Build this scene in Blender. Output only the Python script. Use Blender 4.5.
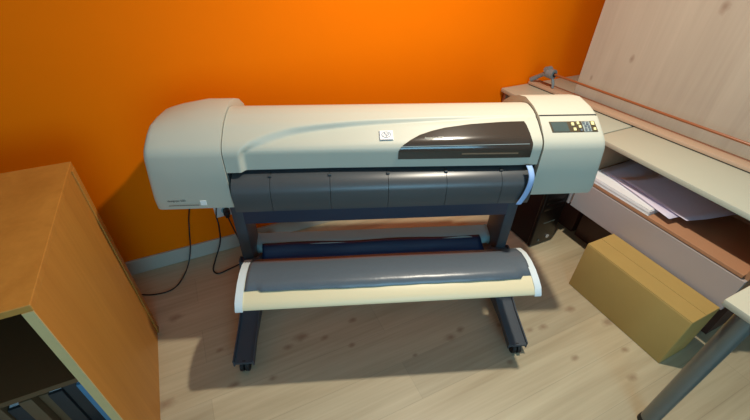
import bpy, bmesh, math, random
from mathutils import Vector, Matrix
random.seed(7)
for o in list(bpy.data.objects): bpy.data.objects.remove(o, do_unlink=True)
scn = bpy.context.scene
COL = scn.collection
PI = math.pi

# ------------------------------------------------------------------ camera
PHI = 0.356                      # the printer stands turned by this angle to the wall
CAM = Vector((-0.56401882, -1.92974608, 1.642))
FW = Vector((0.34940042, 0.71057088, -0.61074412))
RT = Vector((0.90432873, -0.42630104, 0.02137676))
UP = Vector((0.24517115, 0.5597825, 0.79153942))
cd = bpy.data.cameras.new('camera'); cam = bpy.data.objects.new('camera', cd); COL.objects.link(cam)
m = Matrix((RT, UP, -FW)).transposed().to_4x4(); m.translation = CAM
cam.matrix_world = m
cd.sensor_width = 36; cd.lens = 386.191 / 750 * 36; cd.clip_start = 0.02
scn.camera = cam

# ------------------------------------------------------------------ world, lights, exposure
w = bpy.data.worlds.new('world'); scn.world = w; w.use_nodes = True
w.node_tree.nodes['Background'].inputs[0].default_value = (0.72, 0.88, 1.0, 1)
w.node_tree.nodes['Background'].inputs[1].default_value = 0.42
def p2r(x, y, z=0):
    c, s = math.cos(PHI), math.sin(PHI)
    return Vector((c*x + s*y, -s*x + c*y - 0.872, z))
def area(name, loc, target, size, power, col, shape='DISK', sy=None, spread=PI):
    l = bpy.data.lights.new(name, 'AREA'); l.shape = shape; l.size = size
    if sy: l.size_y = sy
    l.energy = power; l.color = col; l.spread = spread
    o = bpy.data.objects.new(name, l); COL.objects.link(o); o.location = loc
    o.rotation_euler = (Vector(target) - Vector(loc)).to_track_quat('-Z', 'Y').to_euler()
    return o
WARM = (1.0, 0.91, 0.75)
def spot(name, loc, power, col, cone=170, r=0.035):
    l = bpy.data.lights.new(name, 'SPOT'); l.energy = power; l.color = col; l.spot_size = math.radians(cone); l.spot_blend = 1.0
    l.shadow_soft_size = r
    o = bpy.data.objects.new(name, l); COL.objects.link(o); o.location = loc; return o
LAMPS = [(p2r(0.56, -0.05, 2.44), 158)]
for q, e in LAMPS:
    spot('ceiling_spot_light', q, e, WARM)
area('window_daylight', (-0.6, -4.10, 1.55), (-0.3, 0, 0.8), 1.5, 46, (0.29, 0.68, 0.94), 'RECTANGLE', 1.2)
scn.view_settings.view_transform = 'Standard'; scn.view_settings.look = 'None'
scn.view_settings.gamma = 1; scn.view_settings.use_curve_mapping = False
scn.view_settings.exposure = -0.06

# ------------------------------------------------------------------ materials
def srgb(r, g, b):
    f = lambda v: (v/255/12.92) if v/255 <= 0.04045 else ((v/255+0.055)/1.055)**2.4
    return (f(r), f(g), f(b), 1)
def mat(name, col, rough=0.5, metal=0, spec=0.5, noise=0.0, nscale=40, bump=0.0, coat=0):
    M = bpy.data.materials.new(name); M.use_nodes = True
    nt = M.node_tree; b = nt.nodes['Principled BSDF']
    b.inputs['Roughness'].default_value = rough; b.inputs['Metallic'].default_value = metal
    b.inputs['Specular IOR Level'].default_value = spec; b.inputs['Coat Weight'].default_value = coat
    b.inputs['Base Color'].default_value = col
    tc = nt.nodes.new('ShaderNodeTexCoord'); n = nt.nodes.new('ShaderNodeTexNoise')
    n.inputs['Scale'].default_value = nscale; n.inputs['Detail'].default_value = 5
    nt.links.new(tc.outputs['Object'], n.inputs['Vector'])
    if noise:
        r = nt.nodes.new('ShaderNodeMapRange')
        r.inputs['To Min'].default_value = 1-noise; r.inputs['To Max'].default_value = 1+noise
        nt.links.new(n.outputs['Fac'], r.inputs['Value'])
        h = nt.nodes.new('ShaderNodeHueSaturation'); h.inputs['Color'].default_value = col
        nt.links.new(r.outputs[0], h.inputs['Value']); nt.links.new(h.outputs[0], b.inputs['Base Color'])
    if bump:
        bp = nt.nodes.new('ShaderNodeBump'); bp.inputs['Strength'].default_value = bump; bp.inputs['Distance'].default_value = 0.002
        nt.links.new(n.outputs['Fac'], bp.inputs['Height']); nt.links.new(bp.outputs[0], b.inputs['Normal'])
    return M
def wood(name, cols, axis, plank=None, knots=None, rough=0.45, grain=1.0, auto_knots=0.0, seam=0.75, kax=(0, 1)):
    """cols: dark, light; axis: 0/1/2 the grain direction; plank: (length, width) with the plank plane axes"""
    M = bpy.data.materials.new(name); M.use_nodes = True
    nt = M.node_tree; N = nt.nodes; Lk = nt.links.new; b = N['Principled BSDF']; b.inputs['Roughness'].default_value = rough
    tc = N.new('ShaderNodeTexCoord'); src = tc.outputs['Object']
    def mapv(scale, loc=(0, 0, 0)):
        mp = N.new('ShaderNodeMapping'); mp.inputs['Scale'].default_value = scale; mp.inputs['Location'].default_value = loc
        Lk(src, mp.inputs['Vector']); return mp.outputs[0]
    def math_(op, a, c=None, clamp=False):
        n = N.new('ShaderNodeMath'); n.operation = op; n.use_clamp = clamp
        for i, v in enumerate((a, c)):
            if v is None: continue
            if isinstance(v, (int, float)): n.inputs[i].default_value = v
            else: Lk(v, n.inputs[i])
        return n.outputs[0]
    sc = [9, 9, 9]; sc[axis] = 0.9
    n1 = N.new('ShaderNodeTexNoise'); n1.inputs['Scale'].default_value = 1; n1.inputs['Detail'].default_value = 6; n1.inputs['Distortion'].default_value = 0.6
    Lk(mapv(sc), n1.inputs['Vector'])
    sc = [70, 70, 70]; sc[axis] = 2.5
    n2 = N.new('ShaderNodeTexNoise'); n2.inputs['Scale'].default_value = 1; n2.inputs['Detail'].default_value = 4
    Lk(mapv(sc, (3, 3, 3)), n2.inputs['Vector'])
    f = math_('ADD', math_('MULTIPLY', n1.outputs['Fac'], 0.7*grain), math_('MULTIPLY', n2.outputs['Fac'], 0.3*grain))
    f = math_('ADD', f, 0.5*(1-grain))
    cr = N.new('ShaderNodeValToRGB'); Lk(f, cr.inputs['Fac'])
    cr.color_ramp.elements[0].position = 0.30; cr.color_ramp.elements[0].color = cols[0]
    cr.color_ramp.elements[1].position = 0.68; cr.color_ramp.elements[1].color = cols[1]
    out = cr.outputs['Color']
    def mix(fac, a, bcol, mode='MIX'):
        mx = N.new('ShaderNodeMix'); mx.data_type = 'RGBA'; mx.blend_type = mode
        if isinstance(fac, (int, float)): mx.inputs[0].default_value = fac
        else: Lk(fac, mx.inputs[0])
        for i, v in ((6, a), (7, bcol)):
            if isinstance(v, tuple): mx.inputs[i].default_value = v
            else: Lk(v, mx.inputs[i])
        return mx.outputs[2]
    if plank:
        ln, wd, rot = plank
        mp = N.new('ShaderNodeMapping'); mp.inputs['Rotation'].default_value = rot; Lk(src, mp.inputs['Vector'])
        br = N.new('ShaderNodeTexBrick'); Lk(mp.outputs[0], br.inputs['Vector'])
        br.inputs['Scale'].default_value = 1; br.inputs['Brick Width'].default_value = ln; br.inputs['Row Height'].default_value = wd
        br.inputs['Mortar Size'].default_value = 0.0012; br.inputs['Mortar Smooth'].default_value = 0.3
        br.inputs['Color1'].default_value = (0.90, 0.90, 0.90, 1); br.inputs['Color2'].default_value = (1.06, 1.05, 1.03, 1)
        br.inputs['Mortar'].default_value = (seam, seam, seam, 1); br.offset = 0.37
        out = mix(1.0, out, br.outputs['Color'], 'MULTIPLY')
    sep = N.new('ShaderNodeSeparateXYZ'); Lk(src, sep.inputs[0])
    if auto_knots:
        ks = [3.2, 3.2, 3.2]; ks[axis] = 1.5
        v = N.new('ShaderNodeTexVoronoi'); v.inputs['Scale'].default_value = auto_knots; Lk(mapv(ks, (0.3, 1.7, 0.9)), v.inputs['Vector'])
        k = N.new('ShaderNodeMapRange'); k.inputs['From Min'].default_value = 0.05; k.inputs['From Max'].default_value = 0.015
        k.inputs['From Min'].default_value = 0.11; k.inputs['From Max'].default_value = 0.02
        Lk(v.outputs['Distance'], k.inputs['Value'])
        out = mix(math_('MULTIPLY', k.outputs[0], 0.6), out, srgb(120, 82, 56))
    if knots:
        tot = None
        wn = N.new('ShaderNodeTexNoise'); wn.inputs['Scale'].default_value = 30; Lk(src, wn.inputs['Vector'])
        wob = math_('MULTIPLY', math_('SUBTRACT', wn.outputs['Fac'], 0.5), 1.1)
        for (kx, ky, kr) in knots:
            if kax[0] == 2: kx, ky = ky, kx
            dx = math_('DIVIDE', math_('SUBTRACT', sep.outputs[kax[0]], kx), kr*1.7)
            dy = math_('DIVIDE', math_('SUBTRACT', sep.outputs[kax[1]], ky), kr)
            d = math_('SQRT', math_('ADD', math_('MULTIPLY', dx, dx), math_('MULTIPLY', dy, dy)))
            g = math_('SUBTRACT', 1.15, math_('ADD', d, wob), clamp=True)
            tot = g if tot is None else math_('MAXIMUM', tot, g)
        out = mix(math_('MULTIPLY', tot, 0.55), out, srgb(120, 86, 64))
    Lk(out, b.inputs['Base Color'])
    return M

M = {}
M['orange'] = mat('orange_paint', (0.97, 0.19, 0.0, 1), 0.7, spec=0.06, noise=0.02, nscale=6, bump=0.04)
M['white_paint'] = mat('white_paint', srgb(196, 200, 204), 0.6, noise=0.02)
M['grey_paint'] = mat('grey_skirting_paint', srgb(186, 180, 166), 0.5, noise=0.03)
KN = [(-.456,-.816,.016),(-.383,-.790,.026),(-.648,-.797,.015),(-.557,-.939,.013),(.278,-1.089,.02),(.35,-1.075,.017),
      (.072,-1.103,.010),(-.929,-.421,.024),(-.992,-.87,.026),(.668,-1.222,.014),(.741,-1.236,.018),(.956,-1.21,.022),
      (.752,-1.429,.016),(1.071,-1.352,.026),(1.008,-1.499,.016),(-.176,-.932,.012),(-.718,-.90,.018),(.457,-1.317,.012),
      (.549,-1.136,.012),(.914,-1.607,.018),(-.28,-.84,.014),(-.12,-.80,.016),(.1,-.62,.013),(-.75,-.70,.012),(-.62,-1.4,.02),(.3,-1.7,.02)]
M['floor'] = wood('pale_floor_boards', (srgb(164, 149, 121), srgb(196, 184, 155)), 0, (2.2, 0.185, (0, 0, 0)), KN, rough=0.42, seam=0.80)
M['panel_wall'] = wood('pale_wall_boards', (srgb(172, 156, 138), srgb(192, 178, 158)), 2, (2.4, 0.30, (PI/2, 0, PI/2)), [(-.076, .14, .010), (-.256, .296, .013), (-.55, .60, .02), (-.35, .95, .015)], rough=0.6, grain=0.8, seam=0.93, kax=(2, 1))
M['cream'] = mat('cream_printer_plastic', srgb(188, 186, 171), 0.46, spec=0.4, noise=0.012, nscale=8)
M['cream_rail'] = mat('cream_rail_plastic', srgb(226, 210, 172), 0.4, spec=0.4, noise=0.012, nscale=8)
M['white_cap'] = mat('pale_end_cap_plastic', srgb(214, 222, 224), 0.4)
M['charcoal'] = mat('charcoal_plastic', srgb(66, 69, 72), 0.33, spec=0.5, noise=0.03)
M['navy'] = mat('dark_blue_grey_metal', srgb(46, 58, 78), 0.45, spec=0.4, noise=0.03)
M['leg'] = mat('dark_grey_painted_metal', srgb(62, 69, 77), 0.45, spec=0.4, noise=0.03)
M['black'] = mat('black_plastic', srgb(22, 23, 26), 0.4, noise=0.05)
M['rubber'] = mat('black_rubber', srgb(18, 18, 19), 0.7, noise=0.05)
M['slot'] = mat('dark_slot', srgb(18, 22, 28), 0.8)
M['cloth'] = mat('dark_grey_cloth', srgb(90, 98, 106), 0.30, spec=0.5, noise=0.06, nscale=90, bump=0.2)
M['navy_cloth'] = mat('navy_cloth', srgb(30, 50, 84), 0.45, spec=0.45, noise=0.06, nscale=90, bump=0.2)
M['rail_grey'] = mat('pale_grey_blue_plastic', srgb(142, 186, 194), 0.6, noise=0.02)
M['smoke'] = mat('smoked_window_plastic', srgb(58, 49, 42), 0.12, spec=0.7, noise=0.10, nscale=5)
M['smoke_edge'] = mat('brown_window_strip', srgb(140, 112, 88), 0.3, noise=0.05)
M['white_print'] = mat('pale_print', srgb(190, 190, 180), 0.6)
M['dark_print'] = mat('dark_print', srgb(48, 50, 56), 0.6)
M['badge'] = mat('white_badge', srgb(240, 240, 236), 0.3, coat=0.3)
M['blue_ink'] = mat('grey_blue_ink', srgb(92, 94, 116), 0.5)
M['lcd'] = mat('grey_display', srgb(74, 86, 84), 0.2, noise=0.05)
M['panel'] = mat('dark_brown_key_panel', srgb(74, 62, 44), 0.4, noise=0.05)
M['panel_light'] = mat('pale_key_field', srgb(150, 160, 158), 0.4, noise=0.05)
M['key'] = mat('ivory_key', srgb(232, 220, 160), 0.35)
M['key2'] = mat('grey_key', srgb(96, 104, 112), 0.35)
M['blue_paper'] = mat('pale_blue_paper', srgb(150, 180, 226), 0.6, noise=0.04)
M['tower_face'] = mat('glossy_black_case', srgb(14, 10, 9), 0.3, spec=0.3, noise=0.06)
M['tower_side'] = mat('dark_brown_case_side', srgb(22, 11, 10), 0.35, spec=0.3, noise=0.06)
M['cardboard'] = mat('brown_cardboard', srgb(176, 148, 88), 0.75, spec=0.2, noise=0.05, nscale=14, bump=0.08)
M['tape'] = mat('brown_packing_tape', srgb(184, 144, 80), 0.35, noise=0.04)
M['beech'] = wood('ochre_veneer', (srgb(170, 112, 42), srgb(196, 136, 58)), 2, rough=0.5, grain=0.8)
M['beech_edge'] = mat('pale_edge_band', srgb(202, 172, 118), 0.5, noise=0.05)
M['desk'] = mat('cream_laminate', srgb(184, 184, 166), 0.4, noise=0.02, nscale=10)
M['desk_in'] = mat('brown_board', srgb(178, 132, 100), 0.6, noise=0.05, nscale=10)
M['desk_face'] = mat('beige_laminate', srgb(176, 168, 168), 0.35, noise=0.03, nscale=8)
M['dark_plinth'] = mat('dark_brown_plinth', srgb(84, 52, 42), 0.5, noise=0.05)
M['lilac'] = mat('lilac_paper', srgb(220, 212, 232), 0.55, noise=0.03)
M['paper'] = mat('white_paper', srgb(238, 240, 244), 0.55, noise=0.01)
M['pinkwood'] = wood('pinkish_wood', (srgb(180, 124, 92), srgb(200, 142, 108)), 1, rough=0.5)
M['panel_pale'] = mat('pale_board', srgb(190, 160, 134), 0.5, noise=0.04)
M['copper'] = mat('brown_varnished_rod', srgb(150, 86, 50), 0.3, noise=0.05)
M['bracket'] = mat('blue_grey_cast_metal', srgb(128, 138, 142), 0.4, metal=0.2, noise=0.06)
M['steel'] = mat('grey_painted_steel', srgb(116, 122, 122), 0.3, metal=0.6, noise=0.04)
M['socket'] = mat('white_socket_plastic', srgb(232, 230, 224), 0.35)
M['chrome'] = mat('silver_sticker', srgb(200, 204, 208), 0.2, metal=0.4)
M['book_blue'] = mat('blue_binder_card', srgb(70, 118, 150), 0.5, noise=0.05)
M['book_brown'] = mat('brown_book_cloth', srgb(96, 70, 44), 0.6, noise=0.06)
M['book_dark'] = mat('black_book_cloth', srgb(34, 32, 34), 0.6, noise=0.06)
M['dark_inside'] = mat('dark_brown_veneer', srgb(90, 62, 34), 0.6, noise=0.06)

# ------------------------------------------------------------------ mesh helpers
def newbm(): return bmesh.new()
def box(bm, x0, x1, y0, y1, z0, z1, bev=0, rotz=0, mi=0, seg=2):
    r = bmesh.ops.create_cube(bm, size=1); vs = r['verts']
    bmesh.ops.scale(bm, vec=(x1-x0, y1-y0, z1-z0), verts=vs)
    if bev:
        es = list({e for v in vs for e in v.link_edges})
        g = bmesh.ops.bevel(bm, geom=es, offset=bev, segments=seg, profile=0.5, affect='EDGES')
        vs = list({v for f in g['faces'] for v in f.verts} | {v for v in vs if v.is_valid})
    if rotz: bmesh.ops.rotate(bm, cent=(0, 0, 0), matrix=Matrix.Rotation(rotz, 3, 'Z'), verts=vs)
    bmesh.ops.translate(bm, vec=((x0+x1)/2, (y0+y1)/2, (z0+z1)/2), verts=vs)
    for f in {f for v in vs for f in v.link_faces}: f.material_index = mi
    return vs
def tube(bm, pts, r, n=10, cap=True):
    pts = [Vector(p) for p in pts]; rings = []; up = None
    for i, p in enumerate(pts):
        d = (pts[min(i+1, len(pts)-1)] - pts[max(i-1, 0)]).normalized()
        if up is None: up = d.orthogonal().normalized()
        up = (up - d*up.dot(d)).normalized(); s = d.cross(up)
        rr = r[i] if isinstance(r, (list, tuple)) else r
        rings.append([bm.verts.new(p + (up*math.cos(a) + s*math.sin(a))*rr) for a in [2*PI*k/n for k in range(n)]])
    for a, b in zip(rings, rings[1:]):
        for k in range(n): bm.faces.new((a[k], a[(k+1) % n], b[(k+1) % n], b[k]))
    if cap: bm.faces.new(rings[0][::-1]); bm.faces.new(rings[-1])
def smooth_path(pts, n=8):
    pts = [Vector(p) for p in pts]; out = []
    P = [pts[0]*2 - pts[1]] + pts + [pts[-1]*2 - pts[-2]]
    for i in range(1, len(P)-2):
        a, b, c, d = P[i-1:i+3]
        for k in range(n):
            t = k/n
            out.append(0.5*((2*b) + (c-a)*t + (2*a-5*b+4*c-d)*t*t + (3*b-a-3*c+d)*t**3))
    return out + [pts[-1]]
def prism(bm, prof, x0, x1, fx=None, mi=0):
    """profile in (y,z) swept along x; fx(x_end_sign, y, z) -> x shifts each end cap"""
    fx = fx or (lambda s, y, z: 0)
    A = [bm.verts.new((x0 + fx(-1, y, z), y, z)) for y, z in prof]
    B = [bm.verts.new((x1 + fx(1, y, z), y, z)) for y, z in prof]
    n = len(prof); fs = []
    for i in range(n): fs.append(bm.faces.new((A[i], A[(i+1) % n], B[(i+1) % n], B[i])))
    fs += [bm.faces.new(A[::-1]), bm.faces.new(B)]
    for f in fs: f.material_index = mi
    return A, B
def cyl(bm, c, r, h, axis='Z', n=20, r2=None, mi=0):
    g = bmesh.ops.create_cone(bm, segments=n, cap_ends=True, radius1=r, radius2=r if r2 is None else r2, depth=h)
    if axis == 'X': bmesh.ops.rotate(bm, matrix=Matrix.Rotation(PI/2, 3, 'Y'), verts=g['verts'])
    if axis == 'Y': bmesh.ops.rotate(bm, matrix=Matrix.Rotation(PI/2, 3, 'X'), verts=g['verts'])
    bmesh.ops.translate(bm, vec=c, verts=g['verts'])
    for f in {f for v in g['verts'] for f in v.link_faces}: f.material_index = mi
    return g['verts']
def obj(name, bm, mats, parent=None, smooth=None):
    bmesh.ops.recalc_face_normals(bm, faces=bm.faces)
    me = bpy.data.meshes.new(name); bm.to_mesh(me); bm.free()
    for x in (mats if isinstance(mats, (list, tuple)) else [mats]): me.materials.append(M[x])
    if smooth is not None:
        me.shade_smooth(); me.set_sharp_from_angle(angle=math.radians(smooth))
    o = bpy.data.objects.new(name, me); COL.objects.link(o)
    if parent: o.parent = parent
    return o
def tag(o, label, cat, group=None):
    o['label'] = label; o['category'] = cat
    if group: o['group'] = group
    return o
def thing(name, label, cat, loc=(0, 0, 0), rz=0, group=None):
    o = bpy.data.objects.new(name, None); o.empty_display_size = 0.1; COL.objects.link(o)
    o.location = loc; o.rotation_euler = (0, 0, rz)
    return tag(o, label, cat, group)
def struct(name, bm, m): o = obj(name, bm, m); o['kind'] = 'structure'; return o
def text_mesh(body, size):
    """lettering as mesh vertices/faces in the x,y plane, left-bottom at the origin"""
    cu = bpy.data.curves.new('lettering', 'FONT'); cu.body = body; cu.size = size; cu.extrude = 0
    to = bpy.data.objects.new('lettering', cu); COL.objects.link(to)
    dg = bpy.context.evaluated_depsgraph_get(); me = to.evaluated_get(dg).to_mesh()
    vs = [tuple(v.co) for v in me.vertices]; fs = [tuple(p.vertices) for p in me.polygons]
    to.evaluated_get(dg).to_mesh_clear(); bpy.data.objects.remove(to); bpy.data.curves.remove(cu)
    return vs, fs

# ------------------------------------------------------------------ the room
XL, XR, YB, H = -1.95, 2.05, -4.2, 2.5
b = newbm(); box(b, XL-.1, XR+.1, YB-.1, 0.1, -0.1, 0); struct('floor', b, 'floor')
b = newbm(); box(b, XL-.1, XR+.1, YB-.1, 0.1, H, H+.1); struct('ceiling', b, 'white_paint')
b = newbm(); box(b, XL-.1, XR+.1, 0, 0.1, 0, H); struct('wall_back', b, 'orange')
b = newbm(); box(b, XR, XR+.1, YB, 0, 0, H); struct('wall_right', b, 'white_paint')
b = newbm(); box(b, XL-.1, XL, YB, 0, 0, H); struct('wall_left', b, 'white_paint')
b = newbm()
box(b, XL, -1.4, YB-.1, YB, 0, H); box(b, 0.2, XR, YB-.1, YB, 0, H)
box(b, -1.4, 0.2, YB-.1, YB, 0, 0.9); box(b, -1.4, 0.2, YB-.1, YB, 2.2, H); struct('wall_front', b, 'white_paint')
b = newbm()
for a in ((-1.4, -1.34, 0.9, 2.2), (0.14, 0.2, 0.9, 2.2), (-1.34, 0.14, 0.9, 0.96), (-1.34, 0.14, 2.14, 2.2), (-0.63, -0.57, 0.96, 2.14)):
    box(b, a[0], a[1], YB-.08, YB-.02, a[2], a[3])
struct('window_1', b, 'white_paint')
b = newbm(); box(b, XL, XR, -0.015, 0, 0, 0.095, bev=0.003); struct('baseboard_back', b, 'grey_paint')

# ------------------------------------------------------------------ the printer
PR = thing('large_format_printer', 'wide cream plotter printer on a dark grey wheeled stand in front of the orange wall', 'printer', p2r(0, 0, 0), -PHI)
SEAM = 0.565
# housings
def housing(name, s, rear_z=0.0):
    prof = [(0.004, .768), (-.006, .80), (-.006, .90), (-.004, .970), (.000, .986), (.008, 1.000), (.022, 1.013), (.055, 1.037), (.09, 1.059),
            (.15, 1.074), (.23, 1.080), (.29, 1.064), (.36, 1.034), (.42, .990), (.455, .94), (.465, .88), (.45, .79), (.43, .768)]
    if s < 0: prof = [(y, z - (.014 if z < .78 else 0)) for y, z in prof]
    b = newbm(); n = len(prof)
    # cross sections from the seam to the rounded outer end
    secs = [(0.0, 0.0), (0.10, 0.0), (0.20, 0.0), (0.245, 0.0), (0.255, 0.0012), (0.261, 0.004), (0.2645, 0.008), (0.266, 0.014)]
    rings = []
    cy, cz = 0.22, 0.90
    for dx, inset in secs:
        ring = []
        for y, z in prof:
            k = dx/0.265
            lean = (z-0.768)*(-0.10)*k
            iny = inset if y < cy else -inset
            if z > 1.03 and s < 0: z = z - .034*(max(0, dx-.10)/.165)**1.4*min(1, max(0, (y-.05)/.16))
            inz = -inset if z > cz else inset*0.45
            wz = min(1, max(0, (z-0.79)/0.2)) if z > .79 else 1
            ring.append(b.verts.new((s*(SEAM + 0.0028 + dx + 0.012*k + lean - (.016*k if s > 0 else 0)), y + iny*(max(0, min(1, (.14-y)/.10)) if y < cy else max(0, min(1, (y-.30)/.12))), z + inz*(max(0, min(1, (z-.93)/.10)) if z > cz else max(0, min(1, (.83-z)/.05))))))
        rings.append(ring)
    for A, B in zip(rings, rings[1:]):
        for i in range(n): b.faces.new((A[i], A[(i+1) % n], B[(i+1) % n], B[i]))
    b.faces.new(rings[0]); b.faces.new(rings[-1])
    return obj(name, b, 'cream', PR, 38)
for s in (-1, 1):
    b = newbm(); x0 = s*(SEAM + .004)
    prism(b, [(.024, .80), (.016, .96), (.022, .985), (.06, 1.018), (.10, 1.040), (.16, 1.052), (.24, 1.045), (.36, .99), (.42, .92), (.42, .80)], x0-.012, x0+.008)
    obj('dark_seam_filler', b, 'slot', PR)  # dark filler added inside the gap, so the seam reads as shaded
lh = housing('left_housing', -1, 0.004); rh = housing('right_housing', 1)
lh['label'] = 'plain rounded cream end housing with small model lettering'; rh['label'] = 'rounded cream end housing carrying the key panel'
# central cover as a relief surface: u = X, v = arc length on the profile
CP = [(0, .907), (0, .98), (.006, .995), (.02, 1.01), (.09, 1.048), (.15, 1.064), (.20, 1.066), (.25, 1.05), (.32, 1.015), (.40, .965), (.45, .92), (.47, .86), (.46, .80)]
CL = [0]
for a, c in zip(CP, CP[1:]): CL.append(CL[-1] + math.hypot(c[0]-a[0], c[1]-a[1]))
def cover_at(v):
    def pt(v):
        v = min(max(v, 0), CL[-1])
        for i in range(len(CP)-1):
            if v <= CL[i+1]: break
        t = (v-CL[i])/(CL[i+1]-CL[i])
        return CP[i][0] + t*(CP[i+1][0]-CP[i][0]), CP[i][1] + t*(CP[i+1][1]-CP[i][1])
    e = 0.012; ks = [-1, -.5, 0, .5, 1]
    ps = [pt(v + e*k) for k in ks] if e < v < CL[-1]-e else [pt(v)]
    y = sum(p[0] for p in ps)/len(ps); z = sum(p[1] for p in ps)/len(ps)
    a, c = pt(v-e), pt(v+e); dy, dz = c[0]-a[0], c[1]-a[1]; l = math.hypot(dy, dz)
    return y, z, -dz/l, dy/l          # point and outward normal
INNER = [(-.498, -.05), (-.498, .019), (-.496, .059), (-.484, .081), (-.444, .106), (-.378, .134), (-.303, .157), (-.128, .183), (.052, .195), (.35, .206), (.56, .209), (.70, .210)]
OUTER_W = [(-.52, .018), (-.47, .028), (-.40, .027), (-.30, .020), (-.128, .015), (.05, .012), (.35, .007), (.6, .006)]
SP = [(p.x, p.y) for p in smooth_path([(a, c, 0) for a, c in INNER], 6)]
def bwidth(x):
    for (a, wa), (c, wc) in zip(OUTER_W, OUTER_W[1:]):
        if x <= c: t = max(0, (x-a)/(c-a)); return wa + t*(wc-wa)
    return OUTER_W[-1][1]
def sdist(x, v):
    best = 9; sgn = 1
    for (ax, av), (cx, cv) in zip(SP, SP[1:]):
        dx, dv = cx-ax, cv-av; L2 = dx*dx+dv*dv
        if L2 == 0: continue
        t = min(1, max(0, ((x-ax)*dx+(v-av)*dv)/L2)); d = math.hypot(x-ax-t*dx, v-av-t*dv)
        if d < best: best = d; sgn = 1 if (dx*(v-av)-dv*(x-ax)) > 0 else -1
    return best*sgn           # positive outside (above/left of the curve)
def relief(x, v):
    if v > 0.27: return 0
    t = min(1, max(0, sdist(x, v)/bwidth(x))); k = 1
    dp = .018 if x < -.2 else max(.004, .018 - (x+.2)*.021)
    return -dp*(1-t*t*(3-2*t))*k - dp*.5*(1-k)
b = newbm()
xs = [-SEAM + 2*SEAM*i/220 for i in range(221)]
vs_ = [i*0.0045 for i in range(56)] + [0.255 + 0.02*i for i in range(1, 23)]
vs_ = [v for v in vs_ if v < CL[-1]]
grid = []
for x in xs:
    col = []
    for v in vs_:
        y, z, ny, nz = cover_at(v); h = relief(x, v)
        col.append(b.verts.new((x, y+ny*h, z+nz*h)))
    grid.append(col)
for A, B in zip(grid, grid[1:]):
    for i in range(len(vs_)-1): b.faces.new((A[i], B[i], B[i+1], A[i+1]))
lowf = [b.verts.new((x, 0.055, 0.905)) for x in xs]      # underside return of the cover
for i in range(220): b.faces.new((lowf[i], lowf[i+1], grid[i+1][0], grid[i][0]))
cover = obj('top_cover', b, 'cream', PR, 50)
cover['label'] = 'long cream cover with a swooping raised edge'
def on_cover(x, v, off=0.0):
    y, z, ny, nz = cover_at(v); h = relief(x, v) + off
    return (x, y+ny*h, z+nz*h)
# smoked window: outline in (x, v)
top_edge = [(.040, .066), (.046, .080), (.057, .095), (.087, .119), (.118, .137), (.164, .153), (.213, .165), (.307, .177), (.42, .183), (.515, .184)]
def topv(x):
    for (a, va), (c, vc) in zip(top_edge, top_edge[1:]):
        if x <= c: return va + (vc-va)*(x-a)/(c-a)
    return top_edge[-1][1]
def patch(x0, x1, f0, f1, nx, nv, off, thick=0.0015):
    b = newbm(); g = []
    for i in range(nx+1):
        x = x0 + (x1-x0)*i/nx; a, c = f0(x), f1(x)
        g.append([b.verts.new(on_cover(x, a+(c-a)*k/nv, off)) for k in range(nv+1)])
    for A, B in zip(g, g[1:]):
        for k in range(nv): b.faces.new((A[k], B[k], B[k+1], A[k+1]))
    loop = [r[0] for r in g] + g[-1][1:] + [r[-1] for r in g[-2::-1]] + g[0][-2:0:-1]
    low = []
    cx = (x0+x1)/2
    for v in loop:
        low.append(b.verts.new(v.co + Vector((0, 0.0025, -0.002))))
    for i in range(len(loop)):
        j = (i+1) % len(loop); b.faces.new((loop[i], low[i], low[j], loop[j]))
    return b
win = obj('window', patch(.040, .528, lambda x: .033, lambda x: topv(x) if x < .515 else .184 - (x-.515)*7.2, 90, 26, 0.003), 'smoke', cover, 40)
win['label'] = 'curved smoked brown viewing window'
b = patch(.27, .478, lambda x: .050, lambda x: .0555, 4, 1, 0.0042); obj('window_strip', b, 'smoke_edge', cover)
b = patch(.05, .515, lambda x: .0865, lambda x: .0885, 40, 1, 0.0042); obj('crease_highlight', b, 'panel_light', cover)  # pale line painted in for the highlight along the window's crease
def cover_text(name, body, size, x, v, m, off):
    vs, fs = text_mesh(body, size); b = newbm(); V = [b.verts.new(on_cover(x+a, v+c, off)) for a, c, _ in vs]
    for f in fs:
        try: b.faces.new([V[i] for i in f])
        except ValueError: pass
    return obj(name, b, m, cover)
cover_text('model_lettering', 'designjet 500', 0.013, .134, .118, 'white_print', 0.0042)
# maker's badge: white tile, ringed letters
b = patch(-.026, .023, lambda x: .119, lambda x: .160, 4, 4, 0.0035)
badge = obj('logo_badge', b, 'badge', cover)
b = newbm()
for k in range(28):                                    # the oval ring
    a0, a1 = 2*PI*k/28, 2*PI*(k+1)/28
    q = [(0.0165*math.cos(a), 0.0125*math.sin(a)) for a in (a0, a1)] + [(0.0145*math.cos(a), 0.0108*math.sin(a)) for a in (a1, a0)]
    b.faces.new([b.verts.new(on_cover(-.0015+p[0], .142+p[1], .0048)) for p in q])
vs, fs = text_mesh('hp', 0.021); V = [b.verts.new(on_cover(-.0125+a*.95+c*.25, .1375+c, .0048)) for a, c, _ in vs]
for f in fs: b.faces.new([V[i] for i in f])
for q in ([(-.024, .1195), (.021, .1195), (.021, .1215), (-.024, .1215)], [(-.025, .121), (-.0235, .121), (-.0235, .158), (-.025, .158)]):
    b.faces.new([b.verts.new(on_cover(x, v, .0047)) for x, v in q])
obj('logo', b, 'blue_ink', cover)

# lettering on the left housing
b = newbm()
vs, fs = text_mesh('designjet 500', 0.012); V = [b.verts.new((-.795+a, -.0072, .795+c)) for a, c, _ in vs]
for f in fs: b.faces.new([V[i] for i in f])
box(b, -.795, -.688, -.0072, -.0062, .7765, .778)
obj('model_lettering', b, 'dark_print', lh)
b = newbm(); box(b, -.682, -.660, -.0075, -.0055, .776, .797, bev=.0008); obj('round_sticker', b, 'badge', lh)

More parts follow.
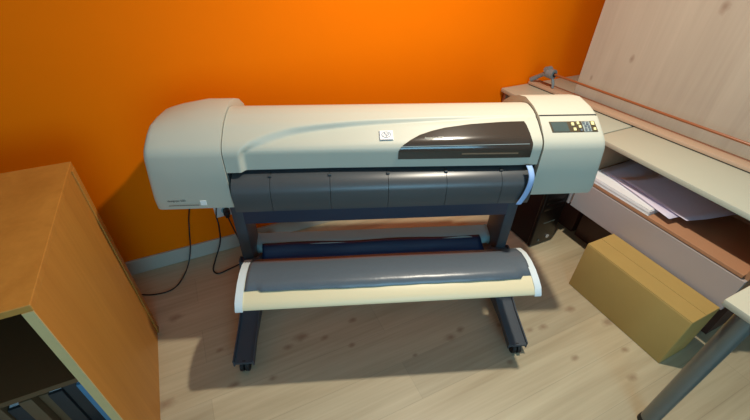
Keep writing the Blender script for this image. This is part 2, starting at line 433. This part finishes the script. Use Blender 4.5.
# key panel on the sloping face of the right housing
HS = [(-.006, .90), (-.004, .970), (.000, .986), (.008, 1.000), (.022, 1.013), (.055, 1.037), (.09, 1.059), (.15, 1.074)]
def on_house(x, z, off):
    for (ya, za), (yc, zc) in zip(HS, HS[1:]):
        if z <= zc:
            t = (z-za)/(zc-za); l = math.hypot(yc-ya, zc-za); return Vector((x, ya+t*(yc-ya) - (zc-za)/l*off, z + (yc-ya)/l*off))
def slab(b, x0, x1, z0, z1, off, mi=0, shear=0.0):
    n = 4; T = []
    for k in range(n+1):
        z = z0+(z1-z0)*k/n; s = shear*(1-k/n)
        T.append([b.verts.new(on_house(x, z, o)) for x, o in ((x0+s, off), (x1+s, off), (x1+s, -.001), (x0+s, -.001))])
    fs = []
    for A, B in zip(T, T[1:]):
        for i in range(4): fs.append(b.faces.new((A[i], A[(i+1) % 4], B[(i+1) % 4], B[i])))
    fs += [b.faces.new(T[0][::-1]), b.faces.new(T[-1])]
    for f in fs: f.material_index = mi
Z0, Z1 = 1.0215, 1.0465
b = newbm(); slab(b, .598, .772, Z0, Z1, .0016, 0, .006); slab(b, .722, .752, Z0+.001, Z1-.001, .0022, 1, .003)
cp = obj('control_panel', b, ['panel', 'panel_light'], PR)
b = newbm(); slab(b, .603, .664, Z0+.0015, Z1-.0015, .0024, 0, .006); obj('screen', b, 'lcd', cp)
for x, z, m, r in [(.685, 1.040, 'key', .0050), (.706, 1.042, 'key', .0045), (.690, 1.028, 'key', .0050), (.711, 1.034, 'key', .0044), (.714, 1.026, 'key2', .004), (.762, 1.041, 'key', .0056), (.766, 1.028, 'key', .0045),
                (.728, 1.042, 'key2', .004), (.742, 1.041, 'key2', .004), (.733, 1.035, 'key2', .004), (.745, 1.034, 'key2', .004), (.733, 1.027, 'key2', .004), (.747, 1.027, 'key2', .004)]:
    b = newbm(); slab(b, x-r, x+r, z-r*.65, z+r*.65, .0045); obj('button', b, m, cp)
# thin seam line along the top of the right housing front
b = newbm(); slab(b, SEAM+.004, .790, 1.0595, 1.0612, .0008); obj('seam_line', b, 'slot', rh)

# body under the cover, slot and paper guide
b = newbm(); box(b, -SEAM, SEAM, .056, .47, .755, .93, bev=.004); box(b, -SEAM, SEAM, .03, .06, .86, .90); obj('body', b, 'slot', PR)
GP = [(.05, .893), (.02, .889), (-.002, .880), (-.020, .868), (-.032, .852), (-.037, .835), (-.037, .775), (-.032, .757), (-.018, .748), (.055, .742), (.055, .893)]
b = newbm(); edges = [-.556, -.420, -.207, .005, .222, .432, .553]
for a, c in zip(edges, edges[1:]): prism(b, GP, a+.0008, c-.0008)
obj('paper_guide', b, 'charcoal', PR, 32)
for x in edges[1:-1]:
    b = newbm(); box(b, x-.006, x+.006, .000, .012, .884, .8895, bev=.001); obj('guide_clip', b, 'charcoal', PR)

# stand
b = newbm(); box(b, -.655, .655, .20, .225, .510, .74, bev=.004); box(b, -.65, .65, .222, .40, .70, .752, bev=.003)
obj('crossbeam', b, 'navy', PR, 40)
for s in (-1, 1):
    b = newbm()
    box(b, min(s*.605, s*.658), max(s*.605, s*.658), .198, .36, .07, .75, bev=.008)
    lg = obj('leg', b, 'leg', PR, 40)
    b = newbm()
    fp = [(.60, .055), (.60, .075), (.50, .105), (.38, .13), (.30, .20), (.20, .30), (.17, .30), (.13, .20), (.06, .135), (-.05, .098), (-.15, .078), (-.215, .066), (-.215, .054), (-.10, .060), (.2, .060)]
    x0, x1 = (-.668, -.578) if s < 0 else (.578, .668)
    prism(b, fp, x0+.006, x1-.006)
    for xa, xb in ((x0, x0+.006), (x1-.006, x1)):
        prism(b, [(y, z+(.012 if z > .056 else -.012)) for y, z in fp], xa, xb)
    ft = obj('foot', b, 'leg', PR, 35)
    for y in (-.198, .55):
        b = newbm(); cx = s*.622
        cyl(b, (cx-.012, y, .029), .029, .016, 'X', 24); cyl(b, (cx+.012, y, .029), .029, .016, 'X', 24); cyl(b, (cx, y, .03), .012, .04, 'X', 12)
        box(b, cx-.009, cx+.009, y-.012, y+.03, .03, .068, bev=.003)
        obj('caster', b, 'rubber', ft, 35)
# front rail of the media bin
FR = [(.062, .402), (.050, .412), (.0, .432), (-.05, .437), (-.10, .432), (-.14, .420), (-.172, .406), (-.190, .391), (-.192, .382), (-.176, .378), (-.10, .395), (0, .404)]
RS = lambda p: [(y*.95 - .062, z + .075) for y, z in p]       # the rail sits this far up and forward
FR = RS(FR)
b = newbm(); prism(b, FR, -.556, .586)
rail = obj('bin_rail', b, 'cream_rail', PR, 40); rail['label'] = 'front rail of the media bin, cream lip under dark cloth'
for x0, x1 in ((-.576, -.548), (.578, .605)):
    b = newbm(); C = [(-.125 + (y+.125)*1.03, z + (.004 if z > .475 else -.004)) for y, z in FR]
    prism(b, C, x0, x1); obj('end_cap', b, 'white_cap', rail, 40)
b = newbm()
xs2 = [-.545 + 1.127*i/90 for i in range(91)]; g = []
TOPF = [(.064, .398), (.052, .4145), (.0, .4355), (-.05, .4405), (-.10, .4352), (-.139, .4243)]
TOPF = RS(TOPF)
for i, x in enumerate(xs2):
    wob = .0012*math.sin(x*13) + .0006*math.sin(x*51+1)
    if i < 5: wob += .008
    if i > 86: wob += .014
    g.append([b.verts.new((x, y + (wob if k >= 4 else 0), z + .0012*math.sin(x*9+k) + (.0005 if k else 0))) for k, (y, z) in enumerate(TOPF)])
for A, B in zip(g, g[1:]):
    for k in range(5): b.faces.new((A[k], B[k], B[k+1], A[k+1]))
    b.faces.new((A[0], B[0], B[5], A[5])) if False else None
cl = obj('bin_cloth', b, 'cloth', rail, 60)
mod = cl.modifiers.new('thickness', 'SOLIDIFY'); mod.thickness = 0.002; mod.offset = 1
for s in (-1, 1):
    b = newbm(); tube(b, smooth_path([(s*.60, .215, .25), (s*.592, .10, .33), (s*.578, -.02, .42), (s*.570, -.10, .468)], 6), .013, 10); obj('rail_arm', b, 'leg', PR, 60)
# rear rail
b = newbm(); RP = [(.372, .300), (.370, .308), (.362, .313), (.32, .303), (.29, .293), (.279, .282), (.276, .262), (.282, .252), (.33, .255), (.37, .268)]
prism(b, RP, -.60, .60); rr = obj('rear_rail', b, 'rail_grey', PR, 40)
for x0, x1 in ((-.615, -.596), (.596, .612)):
    b = newbm(); prism(b, [(y, z+(.004 if z > .29 else -.004)) for y, z in RP], x0, x1); obj('end_cap', b, 'rail_grey', rr, 40)
b = newbm(); g = []
RC = [(.300, .2985), (.282, .290), (.268, .272), (.256, .258), (.244, .250), (.226, .246), (.206, .238), (.196, .215)]
for i in range(81):
    x = -.578 + 1.128*i/80
    e = .025*(i/80)*0
    g.append([b.verts.new((x + (k*.004 if i == 80 else 0), y + .002*math.sin(x*14+k*.8), z + .002*math.sin(x*11+k))) for k, (y, z) in enumerate(RC)])
for A, B in zip(g, g[1:]):
    for k in range(len(RC)-1): b.faces.new((A[k], B[k], B[k+1], A[k+1]))
rc = obj('bin_cloth', b, 'navy_cloth', rr, 60)
mod = rc.modifiers.new('thickness', 'SOLIDIFY'); mod.thickness = 0.003
for s in (-1, 1):
    b = newbm(); box(b, s*.605-.010, s*.605+.010, .32, .358, .255, .292, bev=.003); obj('rail_arm', b, 'leg', PR)

# pale blue strip of paper hanging over the right end of the guide
b = newbm(); g = []
SPT = smooth_path([(.526, -.010, .914), (.529, -.030, .902), (.531, -.046, .878), (.529, -.050, .84), (.522, -.049, .80), (.510, -.047, .762)], 5)
for i, p in enumerate(SPT):
    g.append([b.verts.new(p + Vector((dx, -.004*math.cos(dx*90), 0))) for dx in (-.011, -.0055, 0, .0055, .011)])
for A, B in zip(g, g[1:]):
    for k in range(4): b.faces.new((A[k], B[k], B[k+1], A[k+1]))
st = obj('paper_strip', b, 'blue_paper', None, 60); st.location = p2r(0, 0, 0); st.rotation_euler = (0, 0, -PHI)
tag(st, 'short pale blue strip of paper hanging at the right end of the dark paper guide', 'paper strip')
mod = st.modifiers.new('thickness', 'SOLIDIFY'); mod.thickness = 0.0012

# ------------------------------------------------------------------ cables and socket
def cable(name, pts, r, label, cat='cable'):
    b = newbm(); tube(b, smooth_path(pts, 8), r, 8); return tag(obj(name, b, 'black', None, 60), label, cat)
sk = thing('wall_socket', 'white wall socket low on the orange wall beside the left leg', 'socket', (-.575, -.001, .245))
b = newbm(); box(b, -.05, .05, -.012, 0, 0, .085, bev=.005); obj('cover_plate', b, 'socket', sk, 40)
b = newbm(); cyl(b, (.008, -.0135, .043), .022, .004, 'Y', 24); obj('socket_well', b, 'rail_grey', sk, 40)
b = newbm(); cyl(b, (-.563, -.036, .288), .018, .038, 'Y', 20); box(b, -.575, -.551, -.062, -.045, .262, .300, bev=.005)
tube(b, smooth_path([(-.563, -.055, .265), (-.553, -.06, .20), (-.535, -.08, .10), (-.52, -.12, .02), (-.47, -.16, .005), (-.40, -.17, .005), (-.33, -.16, .005)], 8), .0035, 8)
tag(obj('power_plug', b, 'black', None, 50), 'black plug and cord in the white wall socket', 'plug')
q = p2r(-.79, .36, .775)
cable('power_cable', [(q.x, q.y, q.z), (-.742, -.03, .35), (-.775, -.035, .22), (-.80, -.06, .11), (-.84, -.11, .03), (-.895, -.19, .005), (-.95, -.225, .004), (-1.03, -.215, .004), (-1.10, -.18, .004)], .0035,
      'thin black cable hanging from the left housing and trailing behind the ochre bookcase')
q = p2r(-.66, .36, .775)
cable('power_cable', [(q.x, q.y, q.z), (-.61, -.03, .32), (-.622, -.03, .20), (-.640, -.04, .09), (-.690, -.10, .02), (-.712, -.16, .005), (-.690, -.20, .004), (-.63, -.19, .004), (-.54, -.165, .004), (-.46, -.14, .006), (-.40, -.13, .02)], .004,
      'black cable curling on the floor below the white wall socket, then behind the left leg')

# ------------------------------------------------------------------ computer tower
tw = thing('computer_tower', 'glossy black desktop computer tower under the right end of the printer', 'computer', (1.185, -.745, 0), 0)
b = newbm(); box(b, -.093, .093, .012, .44, .012, .42, bev=.004); obj('case', b, 'tower_side', tw, 40)
b = newbm(); box(b, -.096, .096, -.012, .014, .008, .424, bev=.008, seg=3); box(b, -.075, .075, -.0132, -.010, .33, .372, bev=.001); box(b, -.075, .075, -.0132, -.010, .28, .322, bev=.001)
fb = obj('front_bezel', b, 'tower_face', tw, 40)
b = newbm(); cyl(b, (.035, -.0145, .055), .013, .004, 'Y', 20); obj('round_badge', b, 'chrome', fb, 40)
b = newbm(); cyl(b, (-.035, -.0145, .045), .008, .004, 'Y', 16); obj('power_button', b, 'lcd', fb, 40)
b = newbm(); box(b, -.04, .05, -.0135, -.0115, .178, .183); obj('trim_line', b, 'lcd', fb)
for x in (-.07, .07):
    for y in (.03, .40):
        b = newbm(); cyl(b, (x, y, .006), .012, .012); obj('foot', b, 'rubber', tw)

# ------------------------------------------------------------------ desk cabinet along the right wall
DZ = .736
for (ya, yb, lab) in ((-.760, -.012, 'cream topped low cabinet in the corner behind the right end of the printer'),
                      (-1.62, -.768, 'cream topped low cabinet with papers on its open shelf behind the cardboard box')):
    dk = thing('storage_cabinet', lab, 'cabinet', (1.67, (ya+yb)/2, 0))
    hx, hy = .38, (yb-ya)/2
    b = newbm(); box(b, -hx, hx-.005, -hy, hy, DZ-.026, DZ, bev=.004); obj('cabinet_top', b, 'desk', dk, 40)
    for sy in (-1, 1):
        b = newbm(); box(b, -hx+.03, hx-.01, sy*(hy-.012)-.009, sy*(hy-.012)+.009, .29, DZ-.026); obj('side_panel', b, 'desk_in', dk)
    b = newbm(); box(b, .02, .04, -hy+.021, hy-.021, .49, DZ-.026); obj('back_panel', b, 'desk_in', dk)
    b = newbm(); box(b, -hx+.012, hx-.01, -hy+.021, hy-.021, .470, .488, bev=.002); obj('shelf', b, 'desk_in', dk)
    b = newbm(); box(b, -hx+.010, -hx+.030, -hy+.003, hy-.003, .285, .465, bev=.002); obj('front_panel', b, 'desk_face', dk)
    b = newbm(); box(b, -hx+.03, hx-.01, -hy+.021, hy-.021, .285, .303); obj('bottom_board', b, 'desk_in', dk)
    b = newbm(); box(b, -.21, -.19, -hy+.01, hy-.01, 0, .285); box(b, -.19, hx-.02, hy-.03, hy-.01, 0, .285); box(b, -.19, hx-.02, -hy+.01, -hy+.03, 0, .285); obj('plinth', b, 'dark_plinth', dk)
# papers on the shelf
def sheet(name, m, pts, lift, label, cat='paper', th=.001, n=10, group=None):
    """a bilinear curved sheet over four corner points, lift(u, v) raises it"""
    b = newbm(); P = [Vector(p) for p in pts]; g = []
    for i in range(n+1):
        u = i/n; row = []
        for k in range(n+1):
            v = k/n; q = (P[0]*(1-u)+P[1]*u)*(1-v) + (P[3]*(1-u)+P[2]*u)*v
            row.append(b.verts.new(q + Vector((0, 0, lift(u, v)))))
        g.append(row)
    for A, B in zip(g, g[1:]):
        for k in range(n): b.faces.new((A[k], B[k], B[k+1], A[k+1]))
    o = obj(name, b, m, None, 60); md = o.modifiers.new('thickness', 'SOLIDIFY'); md.thickness = th; md.offset = 0
    return tag(o, label, cat, group)
b = newbm()
for k in range(6):
    z = .489 + k*.0052; box(b, 1.302 + .0015*(k % 3), 1.60, -1.17+.003*(k % 2), -.797, z, z+.0045, rotz=0)
tag(obj('paper_stack', b, 'paper', None), 'thick white paper stack at the front edge of the open shelf', 'paper stack')
sheet('paper_sheet', 'lilac', [(1.39, -.81, .523), (1.318, -1.25, .523), (1.665, -1.30, .523), (1.665, -.80, .523)], lambda u, v: .004+.003*math.sin(u*4), 'large lilac sheet lying over the white paper stack on the shelf')
sheet('paper_sheet', 'lilac', [(1.40, -.92, .535), (1.36, -1.30, .535), (1.60, -1.38, .540), (1.645, -1.02, .540)], lambda u, v: .045*max(0, v-.35)**1.3*(1-u*.3) + .002, 'loose lilac sheet with its rear edge curling up on the shelf')

# guide rail lying on the cabinets
tr = thing('paper_trimmer', 'long wooden trimmer base with a rod and grey end bracket on the cream cabinet top', 'trimmer', (1.50, -.03, DZ), 0.10)
b = newbm(); box(b, 0.0, .068, -1.56, 0, .006, .024, bev=.002); obj('base_board', b, 'panel_pale', tr, 40)
b = newbm(); box(b, .068, .074, -1.56, 0, .006, .029, bev=.001); obj('back_strip', b, 'pinkwood', tr)
b = newbm(); box(b, .004, .070, -1.555, -.01, 0, .007); obj('base_shadow_strip', b, 'black', tr)  # black strip standing in for the shadow line under the base board
b = newbm(); tube(b, [(.012, -.14, .116), (.012, -1.58, .116)], .0065, 12); obj('rod', b, 'copper', tr, 60)
b = newbm(); tube(b, [(.026, -.14, .108), (.026, -1.58, .108)], .0045, 12); obj('rod', b, 'copper', tr, 60)
b = newbm()
tube(b, smooth_path([(.012, -.005, .034), (.018, -.04, .060), (.016, -.085, .092), (.014, -.12, .108)], 6), [.015]*7+[.013]*6+[.016]*6, 12)
cyl(b, (.016, -.14, .112), .030, .045, 'Y', 24); cyl(b, (.016, -.112, .130), .020, .040, 'X', 20)
tube(b, smooth_path([(.02, -.15, .095), (.026, -.165, .06), (.03, -.17, .028)], 6), .009, 12)
obj('end_bracket', b, 'bracket', tr, 50)
b = newbm(); cyl(b, (.016, -.165, .112), .013, .012, 'Y', 18); obj('knob', b, 'black', tr, 50)
b = newbm(); cyl(b, (.016, -1.57, .108), .03, .04, 'Y', 24); box(b, .003, .03, -1.585, -1.555, .02, .10, bev=.004); obj('end_bracket', b, 'bracket', tr, 50)

# tall board standing behind the trimmer
pb = thing('wooden_board', 'tall pale wooden board with knots standing upright on the cabinet behind the trimmer', 'board', (1.620, -.305, DZ), 0.16)
b = newbm(); box(b, 0, .035, -1.20, 0, 0, 1.60, bev=.0015); obj('board_face', b, 'panel_wall', pb)

# ------------------------------------------------------------------ cardboard box on the right
cb = thing('cardboard_box', 'closed brown cardboard box on the floor in front of the low cabinet', 'box', (1.186, -1.345, 0))
b = newbm(); box(b, -.098, .098, -.270, .270, 0, .304, bev=.005, seg=3); obj('carton', b, 'cardboard', cb, 40)
b = newbm(); box(b, -.096, -.001, -.268, .268, .3035, .3075, bev=.001); obj('top_flap', b, 'cardboard', cb)
b = newbm(); box(b, .001, .096, -.268, .268, .3035, .3075, bev=.001); obj('top_flap', b, 'cardboard', cb)

# ------------------------------------------------------------------ ochre bookcase on the left
bk = thing('bookcase', 'ochre wooden bookcase standing side-on at the left with an open front', 'bookcase', (-1.40, -.78, 0))
BH = .92
b = newbm(); box(b, .372, .390, -.335, .335, 0, BH, bev=.0015); sp = obj('side_panel', b, 'beech', bk)
b = newbm(); box(b, .370, .392, -.3385, -.335, 0, BH); obj('edge_band', b, 'beech_edge', sp)
b = newbm(); box(b, .3905, .396, .300, .335, 0, BH, bev=.001); obj('corner_strip', b, 'beech', sp)
b = newbm(); box(b, -.390, -.372, -.335, .335, 0, BH, bev=.0015); obj('side_panel', b, 'beech', bk)
b = newbm(); box(b, -.392, .394, -.337, .337, BH, BH+.02, bev=.002); obj('top_board', b, 'beech', bk)
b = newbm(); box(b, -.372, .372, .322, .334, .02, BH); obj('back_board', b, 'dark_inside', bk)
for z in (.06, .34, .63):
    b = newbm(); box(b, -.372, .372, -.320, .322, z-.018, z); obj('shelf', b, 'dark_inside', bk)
lab = {'book_blue': ('blue binder', 'blue binder upright on the %s shelf of the ochre bookcase'), 'book_brown': ('brown book', 'brown book'), 'book_dark': ('black book', 'black book')}
seq = ['book_blue', 'book_dark', 'book_dark', 'book_brown', 'book_brown', 'book_dark', 'book_brown', 'book_blue', 'book_dark', 'book_brown', 'book_dark', 'book_brown']
names = {.06: 'bottom', .34: 'middle', .63: 'top'}; cname = {'book_blue': 'blue', 'book_dark': 'black', 'book_brown': 'brown'}
for z in (.34,):
    x = -1.032; prev = 'ochre side panel'
    for i, s in enumerate(seq[:8]):
        wdt = [.030, .038, .034, .026, .030, .040, .028, .034][i]; hgt = [.24, .23, .22, .21, .235, .20, .225, .24][i]
        b = newbm(); y0 = -1.085 + [.0, .02, .015, .03, .01, .025, .02, .0][i]
        box(b, x-wdt, x, y0, y0+.20, z, z+hgt, bev=.003); box(b, x-wdt+.003, x-.003, y0+.01, y0+.196, z+hgt-.004, z+hgt+.0005, mi=1)
        tag(obj('book', b, [s, 'paper'], None, 40), '%s book spine upright on the bookcase shelf, %s' % (cname[s], ['next to the right side panel', 'just left of the blue one', 'third from the right side panel', 'fourth from the right side panel',
            'fifth from the right side panel', 'sixth from the right side panel', 'seventh from the right side panel', 'farthest left'][i]), 'book', 'books on the bookcase shelf')
        x -= wdt + .002

# ------------------------------------------------------------------ table whose leg shows in the lower right corner
tb = thing('work_table', 'table on a round grey steel leg with black foot at the lower right corner', 'table', (1.352, -2.262, 0))
b = newbm(); box(b, -.62, .62, -.56, .56, .715, .74, bev=.004); obj('tabletop', b, 'desk', tb, 40)
for x in (-.56, .56):
    for y in (-.50, .50):
        b = newbm(); cyl(b, (x, y, .37), .030, .69, 'Z', 28); lg = obj('leg', b, 'steel', tb, 50)
        b = newbm(); cyl(b, (x, y, .014), .033, .028, 'Z', 28, r2=.031); obj('foot_cap', b, 'rubber', lg, 50)

# ceiling spots
for i, (q, e) in enumerate(LAMPS):
    t = thing('ceiling_spot', 'round white ceiling spot above the printer', 'ceiling lamp', (q.x, q.y, H), 0)
    b = newbm()
    n = 28
    for (r0, r1, z0, z1) in ((.052, .075, -.035, -.035), (.075, .078, -.035, 0), (.052, .050, -.035, -.004)):
        for k in range(n):
            a0, a1 = 2*PI*k/n, 2*PI*(k+1)/n
            b.faces.new([b.verts.new((r*math.cos(a), r*math.sin(a), z)) for r, z, a in ((r0, z0, a0), (r1, z1, a0), (r1, z1, a1), (r0, z0, a1))])
    bmesh.ops.remove_doubles(b, verts=b.verts, dist=1e-5)
    obj('trim_ring', b, 'white_paint', t, 40)
